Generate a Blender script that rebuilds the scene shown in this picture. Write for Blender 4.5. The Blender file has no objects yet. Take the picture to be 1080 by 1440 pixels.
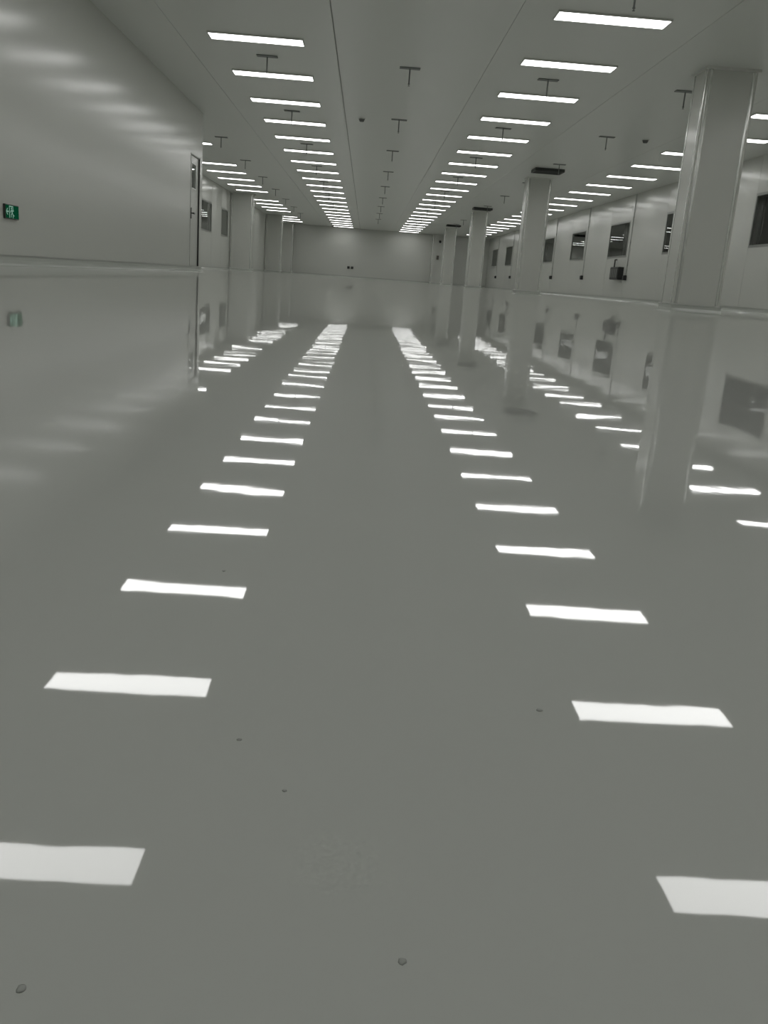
import bpy, bmesh, math, random
from mathutils import Matrix, Vector

random.seed(4)
scene = bpy.context.scene
COL = scene.collection

# ------------------------------------------------------------------ camera
cam_d = bpy.data.cameras.new('camera')
cam = bpy.data.objects.new('camera', cam_d)
COL.objects.link(cam)
cam_d.sensor_fit = 'AUTO'
cam_d.sensor_width = 36.0
cam_d.lens = 1230.0 / 1440.0 * 36.0
cam_d.clip_start = 0.01
cam_d.clip_end = 300
PITCH, ROLL, YAW, CAM_H = 0.26098, 0.07529, 0.03893, 0.15547
fw = Vector((math.sin(YAW) * math.cos(PITCH), math.cos(YAW) * math.cos(PITCH), -math.sin(PITCH)))
r0 = Vector((math.cos(YAW), -math.sin(YAW), 0))
u0 = r0.cross(fw)
rt = r0 * math.cos(ROLL) + u0 * math.sin(ROLL)
up = -r0 * math.sin(ROLL) + u0 * math.cos(ROLL)
cam.matrix_world = Matrix(((rt.x, up.x, -fw.x, 0), (rt.y, up.y, -fw.y, 0), (rt.z, up.z, -fw.z, CAM_H), (0, 0, 0, 1)))
scene.camera = cam

# ------------------------------------------------------------------ world and exposure
w = bpy.data.worlds.new('world')
scene.world = w
w.use_nodes = True
w.node_tree.nodes['Background'].inputs[0].default_value = (0, 0, 0, 1)
scene.view_settings.view_transform = 'Standard'
scene.view_settings.look = 'None'
scene.view_settings.gamma = 1
scene.view_settings.exposure = 0.07
scene.view_settings.use_curve_mapping = False
PANEL_EMIT = 6.3

# ------------------------------------------------------------------ layout in metres
CEIL = 3.02            # underside of ceiling
Y0, STEP = 10.4136, 2.11392      # lamp rows
ROWS = {'far_left': -4.60, 'left': -1.614, 'right': 2.456, 'far_right': 6.43}
XLN, XLF, XR = -3.42, -5.65, 7.65      # near left wall, recessed left wall, right wall
YEND, YNEAR = 57.9, -10.0              # back wall, wall behind the camera
YCORN = 18.78                          # where the near left wall ends
COVE = 0.095

# ------------------------------------------------------------------ materials
def mat(name, col, rough=0.5, spec=0.5, metal=0.0, noise=0.0, nscale=3.0, coat=0.0, bump=None):
    m = bpy.data.materials.new(name)
    m.use_nodes = True
    nt = m.node_tree
    b = nt.nodes['Principled BSDF']
    b.inputs['Roughness'].default_value = rough
    b.inputs['Metallic'].default_value = metal
    b.inputs['Specular IOR Level'].default_value = spec
    b.inputs['Coat Weight'].default_value = coat
    b.inputs['Base Color'].default_value = (*col, 1)
    tc = nt.nodes.new('ShaderNodeTexCoord')
    if noise:
        n = nt.nodes.new('ShaderNodeTexNoise')
        n.inputs['Scale'].default_value = nscale
        n.inputs['Detail'].default_value = 3
        nt.links.new(tc.outputs['Object'], n.inputs['Vector'])
        mx = nt.nodes.new('ShaderNodeMix')
        mx.data_type = 'RGBA'
        mx.inputs[6].default_value = (*[c * (1 - noise) for c in col], 1)
        mx.inputs[7].default_value = (*[min(1, c * (1 + noise)) for c in col], 1)
        nt.links.new(n.outputs['Fac'], mx.inputs[0])
        nt.links.new(mx.outputs[2], b.inputs['Base Color'])
    if bump:
        prev = None
        for sc, dist in bump:
            n = nt.nodes.new('ShaderNodeTexNoise')
            n.inputs['Scale'].default_value = sc
            n.inputs['Detail'].default_value = 1.0
            nt.links.new(tc.outputs['Object'], n.inputs['Vector'])
            bp = nt.nodes.new('ShaderNodeBump')
            bp.inputs['Strength'].default_value = 1
            bp.inputs['Distance'].default_value = dist
            nt.links.new(n.outputs['Fac'], bp.inputs['Height'])
            if prev:
                nt.links.new(prev.outputs['Normal'], bp.inputs['Normal'])
            prev = bp
        nt.links.new(prev.outputs['Normal'], b.inputs['Normal'])
    return m

def emit(name, col, s):
    m = bpy.data.materials.new(name)
    m.use_nodes = True
    nt = m.node_tree
    nt.nodes.clear()
    o = nt.nodes.new('ShaderNodeOutputMaterial')
    e = nt.nodes.new('ShaderNodeEmission')
    e.inputs[0].default_value = (*col, 1)
    e.inputs[1].default_value = s
    nt.links.new(e.outputs[0], o.inputs[0])
    return m

def glass(name):
    m = bpy.data.materials.new(name)
    m.use_nodes = True
    nt = m.node_tree
    nt.nodes.clear()
    o = nt.nodes.new('ShaderNodeOutputMaterial')
    t = nt.nodes.new('ShaderNodeBsdfTransparent')
    t.inputs[0].default_value = (0.92, 0.95, 0.93, 1)
    g = nt.nodes.new('ShaderNodeBsdfGlossy')
    g.inputs['Roughness'].default_value = 0.01
    g.inputs[0].default_value = (0.95, 0.97, 0.95, 1)
    f = nt.nodes.new('ShaderNodeFresnel')
    f.inputs[0].default_value = 1.55
    mx = nt.nodes.new('ShaderNodeMixShader')
    nt.links.new(f.outputs[0], mx.inputs[0])
    nt.links.new(t.outputs[0], mx.inputs[1])
    nt.links.new(g.outputs[0], mx.inputs[2])
    nt.links.new(mx.outputs[0], o.inputs[0])
    return m

M = {}
M['floor'] = mat('epoxy_floor', (0.54, 0.553, 0.52), rough=0.022, spec=0.5, noise=0.015, nscale=2.0,
                 bump=((2.6, 0.00055), (12.0, 0.00009), (60.0, 0.000009)))
fb = M['floor'].node_tree.nodes['Principled BSDF']      # sheen stands in for the pale haze over grazing reflections
fb.inputs['Sheen Weight'].default_value = 0.6
fb.inputs['Sheen Roughness'].default_value = 0.3
fb.inputs['Sheen Tint'].default_value = (0.62, 0.62, 0.60, 1)
M['cove'] = mat('epoxy_cove', (0.52, 0.54, 0.50), rough=0.12, spec=0.5, noise=0.02)
M['wall'] = mat('wall_panel', (0.61, 0.62, 0.58), rough=0.205, spec=0.5, noise=0.012, nscale=0.8)
M['ceil'] = mat('ceiling_panel', (0.67, 0.685, 0.65), rough=0.30, spec=0.5, noise=0.012, nscale=0.7)
M['joint'] = mat('joint_sealant', (0.36, 0.37, 0.35), rough=0.7, noise=0.05)
M['alu'] = mat('aluminium', (0.72, 0.73, 0.71), rough=0.28, metal=0.9, noise=0.03, nscale=20)
M['white'] = mat('white_enamel', (0.66, 0.67, 0.63), rough=0.3, noise=0.01)
M['dark'] = mat('dark_metal', (0.035, 0.038, 0.035), rough=0.5, noise=0.1, nscale=8)
M['black'] = mat('black_plastic', (0.015, 0.016, 0.015), rough=0.45, noise=0.1, nscale=12)
M['grey'] = mat('grey_metal', (0.13, 0.135, 0.125), rough=0.45, noise=0.06, nscale=9)
M['frame'] = mat('window_frame', (0.30, 0.31, 0.29), rough=0.35, metal=0.5, noise=0.03, nscale=9)
M['sprk'] = mat('sprinkler_metal', (0.20, 0.21, 0.20), rough=0.5, metal=0.3, noise=0.06, nscale=9)
M['glass'] = glass('window_glass')
M['lamp'] = emit('lamp_diffuser', (1.0, 1.0, 0.985), PANEL_EMIT)
M['corr'] = mat('corridor_paint', (0.78, 0.79, 0.76), rough=0.6, noise=0.02)
M['sign_green'] = emit('sign_green', (0.010, 0.20, 0.085), 0.2)
M['sign_white'] = emit('sign_white', (0.50, 0.85, 0.68), 0.33)
M['sign_body'] = mat('sign_body', (0.03, 0.035, 0.03), rough=0.4, noise=0.1)
M['capstrip'] = mat('cap_strip', (0.36, 0.37, 0.345), rough=0.5, noise=0.05)
M['trim'] = mat('rounded_trim', (0.74, 0.75, 0.72), rough=0.2, metal=0.7, noise=0.01)
M['brown'] = mat('dull_brown', (0.16, 0.13, 0.11), rough=0.6, noise=0.1)

# ------------------------------------------------------------------ mesh helpers
def bx(bm, x0, x1, y0, y1, z0, z1):
    vs = [bm.verts.new((x, y, z)) for x in (x0, x1) for y in (y0, y1) for z in (z0, z1)]
    for f in ((0, 1, 3, 2), (4, 6, 7, 5), (0, 4, 5, 1), (2, 3, 7, 6), (0, 2, 6, 4), (1, 5, 7, 3)):
        bm.faces.new([vs[i] for i in f])

def cyl(bm, r0, r1, z0, z1, x=0, y=0, n=14):
    a = [bm.verts.new((x + r0 * math.cos(2 * math.pi * i / n), y + r0 * math.sin(2 * math.pi * i / n), z0)) for i in range(n)]
    b = [bm.verts.new((x + r1 * math.cos(2 * math.pi * i / n), y + r1 * math.sin(2 * math.pi * i / n), z1)) for i in range(n)]
    for i in range(n):
        bm.faces.new((a[i], a[(i + 1) % n], b[(i + 1) % n], b[i]))
    bm.faces.new(a[::-1]); bm.faces.new(b)

def prism(bm, pts, axis, a0, a1):
    """extrude a 2-D outline along axis 'x', 'y' or 'z'"""
    def v(p, a):
        return {'x': (a, p[0], p[1]), 'y': (p[0], a, p[1]), 'z': (p[0], p[1], a)}[axis]
    A = [bm.verts.new(v(p, a0)) for p in pts]
    B = [bm.verts.new(v(p, a1)) for p in pts]
    n = len(pts)
    for i in range(n):
        bm.faces.new((A[i], A[(i + 1) % n], B[(i + 1) % n], B[i]))
    bm.faces.new(A[::-1]); bm.faces.new(B)

def mesh(bm, name, m, bevel=0.0, smooth=False):
    if bevel:
        bmesh.ops.bevel(bm, geom=list(bm.edges), offset=bevel, segments=2, affect='EDGES', profile=0.5)
    bmesh.ops.recalc_face_normals(bm, faces=bm.faces)
    me = bpy.data.meshes.new(name)
    bm.to_mesh(me)
    bm.free()
    me.materials.append(m)
    if smooth:
        for p in me.polygons:
            p.use_smooth = True
    return me

def link(name, me, parent=None, loc=None):
    o = bpy.data.objects.new(name, me)
    COL.objects.link(o)
    if parent:
        o.parent = parent
    if loc:
        o.location = loc
    return o

def boxmesh(name, m, *b, bevel=0.0):
    bm = bmesh.new()
    bx(bm, *b)
    return mesh(bm, name, m, bevel)

def tag(o, label=None, cat=None, group=None, kind=None):
    if label: o['label'] = label
    if cat: o['category'] = cat
    if group: o['group'] = group
    if kind: o['kind'] = kind
    return o

def thing(name, label, cat, loc, group=None, rz=0.0):
    o = link(name, None, None, loc)
    o.rotation_euler = (0, 0, rz)
    return tag(o, label, cat, group)

def struct(name, me, label=None):
    o = link(name, me)
    tag(o, label, kind='structure')
    return o

ORD = ['first', 'second', 'third', 'fourth', 'fifth', 'sixth', 'seventh', 'eighth', 'ninth', 'tenth', 'eleventh', 'twelfth',
       'thirteenth', 'fourteenth', 'fifteenth', 'sixteenth', 'seventeenth', 'eighteenth', 'nineteenth', 'twentieth',
       'twenty-first', 'twenty-second', 'twenty-third', 'twenty-fourth', 'twenty-fifth']

# ------------------------------------------------------------------ floor
struct('floor', boxmesh('floor', M['floor'], XLF - 2.4, XR + 2.4, YNEAR, YEND, -0.1, 0.0), 'glossy grey-green epoxy floor mirroring the ceiling lights')

# ------------------------------------------------------------------ ceiling: slab and panel strips with recessed joints
ceiling = struct('ceiling', boxmesh('ceiling', M['joint'], XLF - 2.4, XR + 2.4, YNEAR, YEND, CEIL + 0.012, CEIL + 0.15), 'pale grey ceiling of long metal panels with dark joints')
xs = [-0.59 + 2.045 * k for k in range(-4, 6)]
for a, b in zip(xs[:-1], xs[1:]):
    ga, gb = [0.008 if abs(e + 0.59) < 0.1 else 0.0025 for e in (a, b)]
    a2, b2 = max(a + ga, XLF - 2.4), min(b - gb, XR + 2.4)
    link('ceiling_panel', boxmesh('ceiling_panel', M['ceil'], a2, b2, YNEAR, YEND, CEIL, CEIL + 0.014), ceiling)

# ------------------------------------------------------------------ walls
def cove(name, pts, label):
    """coved epoxy skirting run: quarter-round foot against a wall, from p to q with the room side given"""
    p, q, side = pts
    bm = bmesh.new()
    prof = [(0, 0), (0.075, 0), (0.045, 0.010), (0.024, 0.028), (0.014, 0.055), (0.012, COVE - 0.008), (0.012, COVE), (0, COVE)]
    d = Vector((q[0] - p[0], q[1] - p[1], 0))
    nrm = Vector((side[0], side[1], 0))
    A = [bm.verts.new(Vector((p[0], p[1], 0)) + nrm * u + Vector((0, 0, v))) for u, v in prof]
    B = [bm.verts.new(Vector((q[0], q[1], 0)) + nrm * u + Vector((0, 0, v))) for u, v in prof]
    n = len(prof)
    for i in range(n):
        bm.faces.new((A[i], A[(i + 1) % n], B[(i + 1) % n], B[i]))
    bm.faces.new(A); bm.faces.new(B)
    o = struct(name, mesh(bm, name, M['cove']), label)
    # slim metal strip capping the skirting
    bm = bmesh.new()
    A = [bm.verts.new(Vector((p[0], p[1], 0)) + nrm * u + Vector((0, 0, v))) for u, v in ((0, COVE), (0.016, COVE), (0.016, COVE + 0.012), (0, COVE + 0.012))]
    B = [bm.verts.new(Vector((q[0], q[1], 0)) + nrm * u + Vector((0, 0, v))) for u, v in ((0, COVE), (0.016, COVE), (0.016, COVE + 0.012), (0, COVE + 0.012))]
    for i in range(4):
        bm.faces.new((A[i], A[(i + 1) % 4], B[(i + 1) % 4], B[i]))
    bm.faces.new(A); bm.faces.new(B)
    link('cap_strip', mesh(bm, 'cap_strip', M['capstrip']), o)
    return o

T = 0.10
# near left wall with the opening of its door
DY0, DY1, DZ = 17.60, 18.48, 2.15
bm = bmesh.new()
bx(bm, XLN - T, XLN, YNEAR, DY0, 0, CEIL)
bx(bm, XLN - T, XLN, DY0, DY1, DZ, CEIL)
bx(bm, XLN - T, XLN, DY1, YCORN, 0, CEIL)
struct('wall_left_near', mesh(bm, 'wall_left_near', M['wall']), 'pale grey panel wall on the left with exit sign and door')
struct('wall_left_return', boxmesh('wall_left_return', M['wall'], XLF, XLN - T, YCORN - T, YCORN, 0, CEIL))

def window_wall(name, x, side, y0, y1, wins, z0, z1, label):
    """panel wall in sections; side = +1 when the room lies at +x of the wall"""
    xa, xb = (x - T, x) if side > 0 else (x, x + T)
    root = struct(name, boxmesh(name, M['joint'], xa + 0.012, xb - 0.012, y0, y1, CEIL - 0.08, CEIL), label)
    J = 0.004
    def panel(a, b, c, d):
        link('wall_panel', boxmesh('wall_panel', M['wall'], xa, xb, a + J, b - J, c, d), root)
        # joint filler set back in the gap
    cur = y0
    for (a, b) in wins:
        if a > cur + 0.02:
            n = max(1, round((a - cur) / 3.4))
            for k in range(n):
                panel(cur + (a - cur) * k / n, cur + (a - cur) * (k + 1) / n, 0, CEIL)
        panel(a, b, 0, z0)
        panel(a, b, z1, CEIL)
        cur = b
    n = max(1, round((y1 - cur) / 3.4))
    for k in range(n):
        panel(cur + (y1 - cur) * k / n, cur + (y1 - cur) * (k + 1) / n, 0, CEIL)
    # sealant tongue behind every vertical joint so that no light leaks
    return root

WIN_Z0, WIN_Z1 = 1.27, 2.31
RW = [(26.90 + 5.365 * k, 26.90 + 5.365 * k + 2.14) for k in range(-3, 6)]
LW = [(30.85, 33.02), (35.15, 36.80)]
window_wall('wall_right', XR, -1, YNEAR, YEND, RW, WIN_Z0, WIN_Z1, 'long pale panel wall on the right with a row of dark windows')
window_wall('wall_left_far', XLF, 1, YCORN - T, YEND, LW, WIN_Z0 - 0.01, WIN_Z1 - 0.03, 'recessed pale panel wall on the left beyond the corner')
struct('wall_back', boxmesh('wall_back', M['wall'], XLF - 2.4, XR + 2.4, YEND, YEND + 0.1, -0.1, CEIL + 0.15), 'plain pale wall closing the far end of the hall')
struct('wall_behind', boxmesh('wall_behind', M['wall'], XLF - 2.4, XR + 2.4, YNEAR - 0.1, YNEAR, -0.1, CEIL + 0.15))
struct('wall_corridor_right', boxmesh('wall_corridor_right', M['corr'], XR + 2.3, XR + 2.4, YNEAR, YEND, 0, CEIL))
struct('wall_corridor_left', boxmesh('wall_corridor_left', M['corr'], XLF - 2.4, XLF - 2.3, YNEAR, YEND, 0, CEIL))

WN = [0]
def window(x, side, y0, y1, z0, z1, label):
    WN[0] += 1
    xa, xb = (x - T, x) if side > 0 else (x, x + T)
    bm = bmesh.new()
    F = 0.05
    e = 0.006
    fa, fb = xa + 0.02, xb + e * (1 if side > 0 else 0)
    if side < 0:
        fa, fb = xa - e, xb - 0.02
    bx(bm, fa, fb, y0, y0 + F, z0, z1)
    bx(bm, fa, fb, y1 - F, y1, z0, z1)
    bx(bm, fa, fb, y0 + F, y1 - F, z0, z0 + F)
    bx(bm, fa, fb, y0 + F, y1 - F, z1 - F, z1)
    root = struct('window_%d' % WN[0], mesh(bm, 'window_frame', M['frame']), label)
    gx = (xb - 0.012) if side > 0 else (xa + 0.012)
    link('pane', boxmesh('pane', M['glass'], gx - 0.003, gx + 0.003, y0 + F, y1 - F, z0 + F, z1 - F), root)
    gx = (xa + 0.028) if side > 0 else (xb - 0.028)      # second sheet of the double glazing
    link('pane', boxmesh('pane', M['glass'], gx - 0.003, gx + 0.003, y0 + F, y1 - F, z0 + F, z1 - F), root)
    return root

for k, (a, b) in enumerate(RW):
    window(XR, -1, a, b, WIN_Z0, WIN_Z1, '%s dark glazed window along the right wall, counted from the camera' % ORD[k])
for (a, b), e in zip(LW, ('beside the door', 'beside the pilaster')):
    window(XLF, 1, a, b, WIN_Z0 - 0.01, WIN_Z1 - 0.03, 'dark glazed window in the recessed left wall, %s' % e)

cove('baseboard_left_near', ((XLN, YNEAR), (XLN, YCORN), (1, 0)), 'coved grey skirting along the near left wall')
cove('baseboard_left_return', ((XLN + 0.012, YCORN), (XLF, YCORN), (0, 1)), None)
cove('baseboard_left_far', ((XLF, YCORN), (XLF, YEND), (1, 0)), 'coved grey skirting along the recessed left wall')
cove('baseboard_right', ((XR, YNEAR), (XR, YEND), (-1, 0)), 'coved grey skirting along the right wall')
cove('baseboard_back', ((XLF, YEND), (XR, YEND), (0, -1)), 'coved grey skirting along the far end wall')

# ------------------------------------------------------------------ door in the near left wall
dr = link('door_1', None, None, (XLN, DY0, 0))
tag(dr, 'pale flush door with glazed panel at the end of the left wall', kind='structure')
W = DY1 - DY0
ZB = COVE + 0.012
bm = bmesh.new()      # leaf with an opening for the glass
g0, g1, h0, h1 = 0.16, 0.56, 1.55, 1.98
bx(bm, -0.055, -0.012, 0.035, g0, ZB, DZ - 0.03)
bx(bm, -0.055, -0.012, g1, W - 0.045, ZB, DZ - 0.03)
bx(bm, -0.055, -0.012, g0, g1, ZB, h0)
bx(bm, -0.055, -0.012, g0, g1, h1, DZ - 0.03)
leaf = link('leaf', mesh(bm, 'leaf', M['wall']), dr)
bm = bmesh.new()
bx(bm, -0.014, -0.006, g0 - 0.02, g0, h0 - 0.02, h1 + 0.02)
bx(bm, -0.014, -0.006, g1, g1 + 0.02, h0 - 0.02, h1 + 0.02)
bx(bm, -0.014, -0.006, g0, g1, h0 - 0.02, h0)
bx(bm, -0.014, -0.006, g0, g1, h1, h1 + 0.02)
link('glazing_bead', mesh(bm, 'glazing_bead', M['alu']), leaf)
link('glass_panel', boxmesh('glass_panel', M['glass'], -0.030, -0.024, g0, g1, h0, h1), leaf)
bm = bmesh.new()
bx(bm, -0.10, 0.004, 0.0, 0.03, ZB, DZ)
bx(bm, -0.10, 0.004, 0.03, W - 0.03, DZ - 0.026, DZ)
link('door_frame', mesh(bm, 'door_frame', M['capstrip']), dr)
link('jamb_seal', boxmesh('jamb_seal', M['black'], -0.10, 0.012, W - 0.036, W, ZB, DZ), dr)
bm = bmesh.new()
bx(bm, -0.012, 0.002, 0.10, 0.15, 0.98, 1.18)
bx(bm, 0.0, 0.045, 0.115, 0.135, 1.07, 1.09)
bx(bm, 0.033, 0.05, 0.115, 0.24, 1.065, 1.095)
link('door_handle', mesh(bm, 'door_handle', M['dark'], 0.002), dr)
link('threshold', boxmesh('threshold', M['cove'], -0.10, -0.001, 0.0, W, 0.0, ZB - 0.002), dr)

# ------------------------------------------------------------------ columns
def column(name, x0, x1, y0, y1, label, group=None, cat='column'):
    c = thing(name, label, cat, ((x0 + x1) / 2, (y0 + y1) / 2, 0), group)
    hx, hy = (x1 - x0) / 2, (y1 - y0) / 2
    link('shaft', boxmesh('shaft', M['wall'], -hx + 0.004, hx - 0.004, -hy + 0.004, hy - 0.004, 0, CEIL), c)
    for sx in (-1, 1):
        for sy in (-1, 1):
            bm = bmesh.new()
            R = 0.05
            pts = [(sx * (hx - R), sy * (hy - R))]
            arc = [(sx * (hx - R + R * math.cos(a)), sy * (hy - R + R * math.sin(a))) for a in [i * math.pi / 16 for i in range(9)]]
            # small legs so that the rounded strip stands proud of the flat faces
            outline = [(sx * (hx + 0.002), sy * (hy - R - 0.02)), (sx * (hx + 0.002), sy * (hy - R))] + \
                      [(sx * (hx - R + (R + 0.002) * math.cos(a)), sy * (hy - R + (R + 0.002) * math.sin(a))) for a in [i * math.pi / 16 for i in range(1, 8)]] + \
                      [(sx * (hx - R), sy * (hy + 0.002)), (sx * (hx - R - 0.02), sy * (hy + 0.002)), (sx * (hx - R - 0.02), sy * (hy - R - 0.02))]
            prism(bm, outline, 'z', COVE, CEIL - 0.03)
            link('corner_trim', mesh(bm, 'corner_trim', M['trim']), c)
    bm = bmesh.new()
    for (z, o0, z2, o1) in ((0.0, 0.055, 0.018, 0.026), (0.018, 0.026, 0.05, 0.014), (0.05, 0.014, COVE, 0.012)):
        a = [bm.verts.new((sx * (hx + o0), sy * (hy + o0), z)) for sx, sy in ((-1, -1), (1, -1), (1, 1), (-1, 1))]
        b = [bm.verts.new((sx * (hx + o1), sy * (hy + o1), z2)) for sx, sy in ((-1, -1), (1, -1), (1, 1), (-1, 1))]
        for i in range(4):
            bm.faces.new((a[i], a[(i + 1) % 4], b[(i + 1) % 4], b[i]))
        if z2 == COVE:
            bm.faces.new(b)
    link('base_cove', mesh(bm, 'base_cove', M['cove']), c)
    link('base_strip', boxmesh('base_strip', M['alu'], -hx - 0.018, hx + 0.018, -hy - 0.018, hy + 0.018, COVE, COVE + 0.015), c)
    link('top_trim', boxmesh('top_trim', M['white'], -hx - 0.025, hx + 0.025, -hy - 0.025, hy + 0.025, CEIL - 0.03, CEIL), c)
    return c

CY = [12.0 + 12.684 * k for k in range(4)]
names = ['large square white column nearest the camera, in the right aisle', 'square white column second from the camera, in the right aisle',
         'square white column third from the camera, in the right aisle', 'farthest square white column of the right aisle']
for y, n in zip(CY, names):
    column('square_column', 4.12, 4.77, y, y + 0.5, n, 'square columns of the right aisle')
for y, n in zip(CY[1:], ['white wall pilaster just behind the corner of the left wall', 'white wall pilaster beside the second window of the left recess', 'white wall pilaster farther along the left recess, past both windows']):
    column('wall_pilaster', XLF + 0.012, -4.75, y, y + 0.6, n, 'pilasters of the left recess', 'pilaster')
column('wall_pilaster', XLF + 0.012, -4.72, YEND - 0.6, YEND - 0.012, 'pale pilaster in the left corner of the far end wall', 'pilasters of the far wall', 'pilaster')
column('wall_pilaster', 4.02, 4.90, YEND - 0.6, YEND - 0.012, 'pale pilaster on the far end wall right of centre', 'pilasters of the far wall', 'pilaster')

# ------------------------------------------------------------------ ceiling light panels
bm = bmesh.new()
hw, hl = 0.15, 0.60
for (a, b, c, d) in ((-hl - 0.012, hl + 0.012, -hw - 0.012, -hw), (-hl - 0.012, hl + 0.012, hw, hw + 0.012), (-hl - 0.012, -hl, -hw, hw), (hl, hl + 0.012, -hw, hw)):
    bx(bm, a, b, c, d, -0.022, 0.0)
ME_HOUS = mesh(bm, 'lamp_frame', M['white'])
ME_DIFF = boxmesh('diffuser', M['lamp'], -hl, hl, -hw, hw, -0.019, -0.001)

def light_panel(x, y, label, group):
    t = thing('light_panel', label, 'ceiling light', (x, y, CEIL), group)
    link('lamp_frame', ME_HOUS, t)
    link('diffuser', ME_DIFF, t)

rowname = {'far_left': 'far-left recess row', 'left': 'left-centre row', 'right': 'right-centre row', 'far_right': 'far-right aisle row'}
first = {'far_left': 6, 'left': 1, 'right': 0, 'far_right': 2}
skip = {'far_left': {7, 13, 18}}
for rn, x in ROWS.items():
    lo = 5 if rn == 'far_left' else -7
    hi = 22 if rn in ('left', 'right') else 21
    n = 0
    for i in range(lo, hi + 1):
        if i in skip.get(rn, ()):
            continue
        if i >= first[rn]:
            lab = '%s ceiling light panel of the %s, counted from the nearest in view' % (ORD[n], rowname[rn])
            n += 1
        else:
            k = first[rn] - i
            if rn == 'far_left':
                lab = 'light panel of the far-left recess row hidden behind the left wall'
            elif rn != 'far_right' and i >= -3:
                lab = 'light panel of the %s seen only mirrored in the floor, %s %s' % (rowname[rn], ORD[i + 3], 'from below')
            else:
                lab = '%s light panel of the %s before those in view' % (ORD[k - 1], rowname[rn])
        light_panel(x, Y0 + i * STEP, lab, 'ceiling light panels')

# ------------------------------------------------------------------ sprinklers
bm = bmesh.new(); bx(bm, -0.145, 0.145, -0.055, 0.055, -0.012, 0.0); ME_PL = mesh(bm, 'plate', M['sprk'], 0.003)
bm = bmesh.new(); cyl(bm, 0.010, 0.010, -0.20, -0.012, n=10); ME_ST = mesh(bm, 'stem', M['sprk'])
bm = bmesh.new()
cyl(bm, 0.016, 0.012, -0.215, -0.20, n=10); cyl(bm, 0.005, 0.005, -0.232, -0.215, n=8); cyl(bm, 0.015, 0.015, -0.236, -0.232, n=12)
ME_HD = mesh(bm, 'sprinkler_head', M['sprk'])
def sprinkler(x, y, label):
    t = thing('sprinkler', label, 'sprinkler', (x, y, CEIL), 'ceiling sprinklers')
    link('plate', ME_PL, t); link('stem', ME_ST, t); link('sprinkler_head', ME_HD, t)
SX = {-3.56: 'along the mouth of the left recess', -1.58: 'along the left-centre lights', 0.42: 'along the bare middle strip', 2.38: 'along the right-centre lights', 4.35: 'along the column line'}
for sx, nm in SX.items():
    n = 0
    for k in range(-1, 9):
        y = 13.47 + 4.20 * k
        if sx < -3 and y < 19:
            continue
        if k == -1 and sx != 2.38:
            continue
        if sx > 4 and any(abs(y - c - 0.25) < 0.45 for c in CY):
            y -= 0.6
        if sx > 4 and any(abs(y - g) < 0.6 for g in (22.98, 35.6, 47.2)):
            y -= 0.9
        sprinkler(sx, y, '%s sprinkler from the near end, hanging %s' % (ORD[n], nm))
        n += 1

# ------------------------------------------------------------------ smoke detectors
bm = bmesh.new(); cyl(bm, 0.065, 0.07, -0.012, 0, n=16); ME_SB = mesh(bm, 'detector_base', M['white'])
bm = bmesh.new(); cyl(bm, 0.038, 0.058, -0.06, -0.012, n=16); ME_SC = mesh(bm, 'detector_cap', M['grey'])
for x, y, lab in ((-0.28, 17.85, 'small round smoke detector on the ceiling beside the left-centre joint'), (5.08, 17.65, 'small round smoke detector on the ceiling left of the far-right lights')):
    t = thing('smoke_detector', lab, 'smoke detector', (x, y, CEIL), 'smoke detectors')
    link('detector_base', ME_SB, t); link('detector_cap', ME_SC, t)

# ------------------------------------------------------------------ return-air grilles in the ceiling
bm = bmesh.new()
gw, gd = 0.36, 0.30
for (a, b, c, d) in ((-gw, gw, -gd, -gd + 0.03), (-gw, gw, gd - 0.03, gd), (-gw, -gw + 0.03, -gd + 0.03, gd - 0.03), (gw - 0.03, gw, -gd + 0.03, gd - 0.03)):
    bx(bm, a, b, c, d, -0.07, 0)
ME_GF = mesh(bm, 'grille_frame', M['dark'])
ME_GB = boxmesh('grille_back', M['black'], -gw + 0.03, gw - 0.03, -gd + 0.03, gd - 0.03, -0.03, -0.001)
bm = bmesh.new(); prism(bm, [(-0.02, -0.04), (-0.016, -0.038), (0.02, -0.060), (0.016, -0.062)], 'x', -gw + 0.03, gw - 0.03)
ME_GS = mesh(bm, 'slat', M['dark'])
for y, lab in ((10.35, 'dark air grille on the ceiling nearest the camera, before the first column'), (22.98, 'dark air grille on the ceiling before the second column'), (35.6, 'dark air grille on the ceiling before the third column'), (47.2, 'dark air grille on the ceiling before the farthest column')):
    if y < 12:
        continue
    t = thing('air_grille', lab, 'air vent', (4.30, y, CEIL), 'ceiling air grilles')
    link('grille_frame', ME_GF, t); link('grille_back', ME_GB, t)
    for k in range(9):
        link('slat', ME_GS, t, (0, -gd + 0.055 + k * 0.061, 0))

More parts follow.
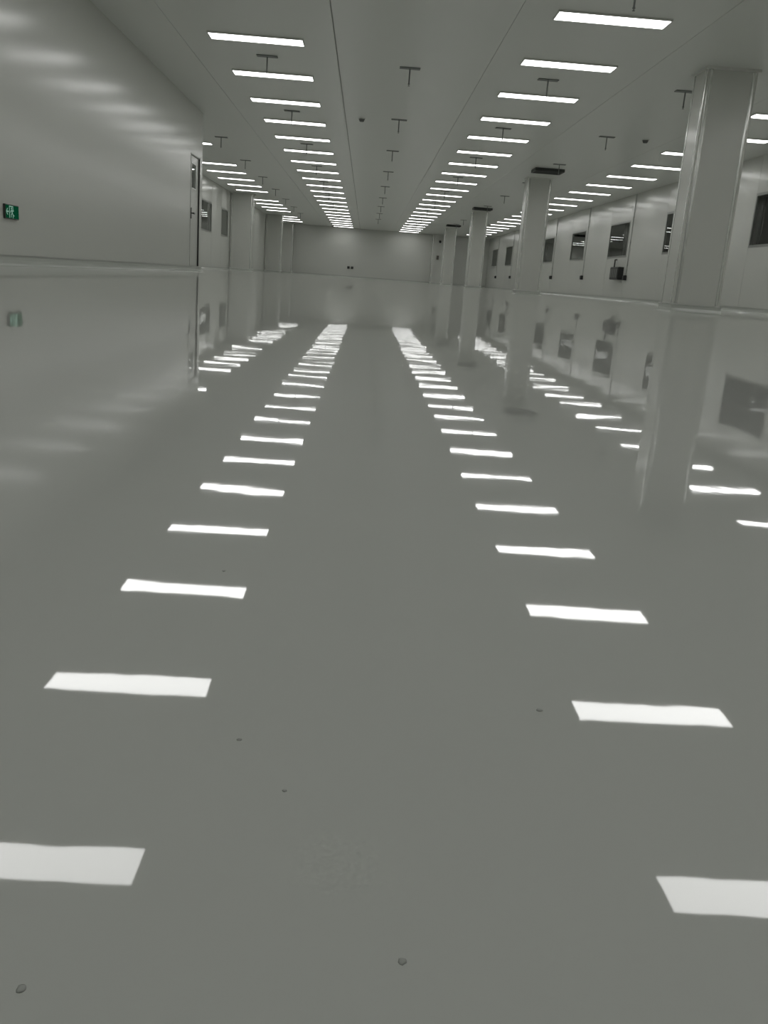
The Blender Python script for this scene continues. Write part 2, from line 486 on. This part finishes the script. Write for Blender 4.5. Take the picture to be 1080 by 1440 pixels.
# ------------------------------------------------------------------ sockets and conduits on the right wall
ME_SK = boxmesh('socket_body', M['black'], -0.09, 0, -0.07, 0.07, -0.07, 0.07, bevel=0.008)
bm = bmesh.new(); bx(bm, -0.10, -0.09, -0.05, 0.05, -0.05, 0.05); ME_SF = mesh(bm, 'socket_face', M['dark'], 0.003)
bm = bmesh.new(); cyl(bm, 0.010, 0.010, 0.07, CEIL - 0.67, x=-0.014, n=10); ME_CD = mesh(bm, 'conduit', M['capstrip'])
bm = bmesh.new()
for z in (0.35, 1.0, 1.7):
    bx(bm, -0.036, 0, -0.025, 0.025, z, z + 0.02)
ME_CL = mesh(bm, 'clip', M['capstrip'])
SOCK = ['beside the black control box', 'next beyond the control box', 'nearest right of the second column', 'hidden behind the second column',
        'nearest left of the second column', 'farthest along, left of the second column']
for k, e in enumerate(SOCK):
    y = 26.62 + 5.365 * k
    t = thing('socket_box', 'black socket box low on the right wall, %s' % e, 'socket', (XR, y, 0.67), 'sockets of the right wall')
    link('socket_body', ME_SK, t); link('socket_face', ME_SF, t); link('conduit', ME_CD, t); link('clip', ME_CL, t)

# dark equipment box under the third window
t = thing('control_box', 'black control box on the right wall under a window, beside a socket', 'box', (XR, 27.40, 0.61))
link('enclosure', boxmesh('enclosure', M['black'], -0.16, 0, -0.45, 0.45, 0, 0.37, bevel=0.01), t)
fr = link('front_cover', boxmesh('front_cover', M['dark'], -0.175, -0.16, -0.42, 0.42, 0.02, 0.35, bevel=0.005), t)
for k in range(4):
    link('vent_slot', boxmesh('vent_slot', M['grey'], -0.180, -0.174, -0.36 + k * 0.19, -0.24 + k * 0.19, 0.06, 0.31), fr)
bm = bmesh.new(); cyl(bm, 0.022, 0.022, 0.37, 0.60, x=-0.06, y=0.42, n=10); bx(bm, -0.06, 0, 0.40, 0.44, 0.58, 0.61)
link('cable_pipe', mesh(bm, 'cable_pipe', M['black']), t)

# ------------------------------------------------------------------ far wall: twin socket, camera and small box on the pilaster
t = thing('twin_socket', 'pair of small black sockets low on the far end wall', 'socket', (-1.06, YEND, 0.62))
for sx in (-1, 1):
    s = link('socket_unit', boxmesh('socket_unit', M['black'], sx * 0.12 - 0.075, sx * 0.12 + 0.075, -0.06, 0, -0.075, 0.075, bevel=0.01), t)
    link('socket_plate', boxmesh('socket_plate', M['dark'], sx * 0.12 - 0.05, sx * 0.12 + 0.05, -0.066, -0.06, -0.05, 0.05), s)
t = thing('wall_camera', 'small black camera high on the far pilaster right of centre', 'camera', (4.46, YEND - 0.6, 2.62))
link('mount', boxmesh('mount', M['dark'], -0.03, 0.03, -0.06, 0.002, -0.05, 0.05, bevel=0.006), t)
bm = bmesh.new(); cyl(bm, 0.075, 0.075, -0.26, -0.06, n=16)
me = mesh(bm, 'camera_body', M['black'], 0.006)
o = link('camera_body', me, t); o.rotation_euler = (math.radians(-78), 0, 0); o.location = (0, 0.02, 0)
t = thing('call_point', 'small dull brown box on the far pilaster below the camera', 'box', (4.40, YEND - 0.6, 1.62))
link('box_body', boxmesh('box_body', M['brown'], -0.07, 0.07, -0.05, 0, -0.12, 0.12, bevel=0.008), t)
link('box_cover', boxmesh('box_cover', M['grey'], -0.045, 0.045, -0.058, -0.05, -0.06, 0.06), t)

# ------------------------------------------------------------------ emergency exit sign on the near left wall
t = thing('exit_sign', 'small green emergency exit sign with running figure on the left wall', 'exit sign', (XLN, 8.84, 0.50))
SW, SH = 0.165, 0.066
link('sign_body', boxmesh('sign_body', M['sign_body'], 0, 0.022, -SW, SW, -SH, SH, bevel=0.004), t)
link('sign_face', boxmesh('sign_face', M['sign_green'], 0.022, 0.0235, -SW + 0.008, SW - 0.008, -SH + 0.008, SH - 0.008), t)
def flat(name, polys, m):
    bm = bmesh.new()
    for p in polys:
        prism(bm, p, 'x', 0.0232, 0.0252)
    link(name, mesh(bm, name, m), t)
def bar(a, b, wd):
    d = Vector((b[0] - a[0], b[1] - a[1])).normalized()
    n = Vector((-d.y, d.x)) * wd / 2
    return [(a[0] + n.x, a[1] + n.y), (b[0] + n.x, b[1] + n.y), (b[0] - n.x, b[1] - n.y), (a[0] - n.x, a[1] - n.y)]
# seen from the room the wall's +y runs to the right of the picture
flat('arrow', [bar((-0.145, 0.0), (-0.092, 0.0), 0.013), [(-0.152, 0.0), (-0.122, 0.03), (-0.110, 0.03), (-0.137, 0.0), (-0.110, -0.03), (-0.122, -0.03)]], M['sign_white'])
flat('door_symbol', [bar((-0.072, -0.056), (-0.072, 0.054), 0.010), bar((-0.077, 0.049), (0.012, 0.049), 0.010), bar((0.012, 0.054), (0.012, 0.012), 0.010), bar((0.012, -0.030), (0.012, -0.056), 0.010)], M['sign_white'])
hd = [(-0.022 + 0.0105 * math.cos(i * math.pi / 6), 0.031 + 0.0105 * math.sin(i * math.pi / 6)) for i in range(12)]
flat('running_figure', [hd, bar((-0.020, 0.018), (-0.004, -0.014), 0.018), bar((-0.022, 0.014), (-0.046, 0.004), 0.007), bar((-0.046, 0.004), (-0.050, -0.010), 0.006),
                        bar((-0.012, 0.014), (0.018, 0.006), 0.007), bar((0.018, 0.006), (0.030, 0.016), 0.006),
                        bar((-0.006, -0.012), (-0.030, -0.024), 0.009), bar((-0.030, -0.022), (-0.034, -0.050), 0.008),
                        bar((-0.002, -0.012), (0.018, -0.030), 0.009), bar((0.018, -0.030), (0.042, -0.034), 0.008)], M['sign_white'])
flat('green_door_leaf', [[(0.060, -0.046), (0.140, -0.046), (0.140, 0.046), (0.060, 0.046)]], M['sign_green'])

# ------------------------------------------------------------------ specks of dirt on the near floor
for j, (x, y, r, lab) in enumerate(((0.019, 0.172, 0.0011, 'dark speck of dirt on the glossy floor at the bottom centre'),
                        (0.077, 0.303, 0.0013, 'dark speck on the floor left of a mirrored right-hand light'),
                        (-0.065, 0.44, 0.0010, 'tiny dark speck on the floor above a mirrored left-hand light'),
                        (-0.033, 0.269, 0.0009, 'faint speck on the floor below a mirrored left-hand light'),
                        (-0.015, 0.240, 0.0008, 'faint speck on the floor left of the lower centre'),
                        (-0.065, 0.159, 0.0012, 'faint blurred speck in the bottom left corner of the floor'))):
    bm = bmesh.new()
    bmesh.ops.create_icosphere(bm, subdivisions=2, radius=r * 0.95)
    for v in bm.verts:
        f = 1 + random.uniform(-0.2, 0.2)
        v.co = Vector((v.co.x * f, v.co.y * f * 1.1, max(0.0, v.co.z) * 0.35))
    o = link('dirt_speck', mesh(bm, 'dirt_speck', M['capstrip'], smooth=True), None, (x, y, 0))
    tag(o, lab, 'dirt speck', 'specks of dirt on the floor')
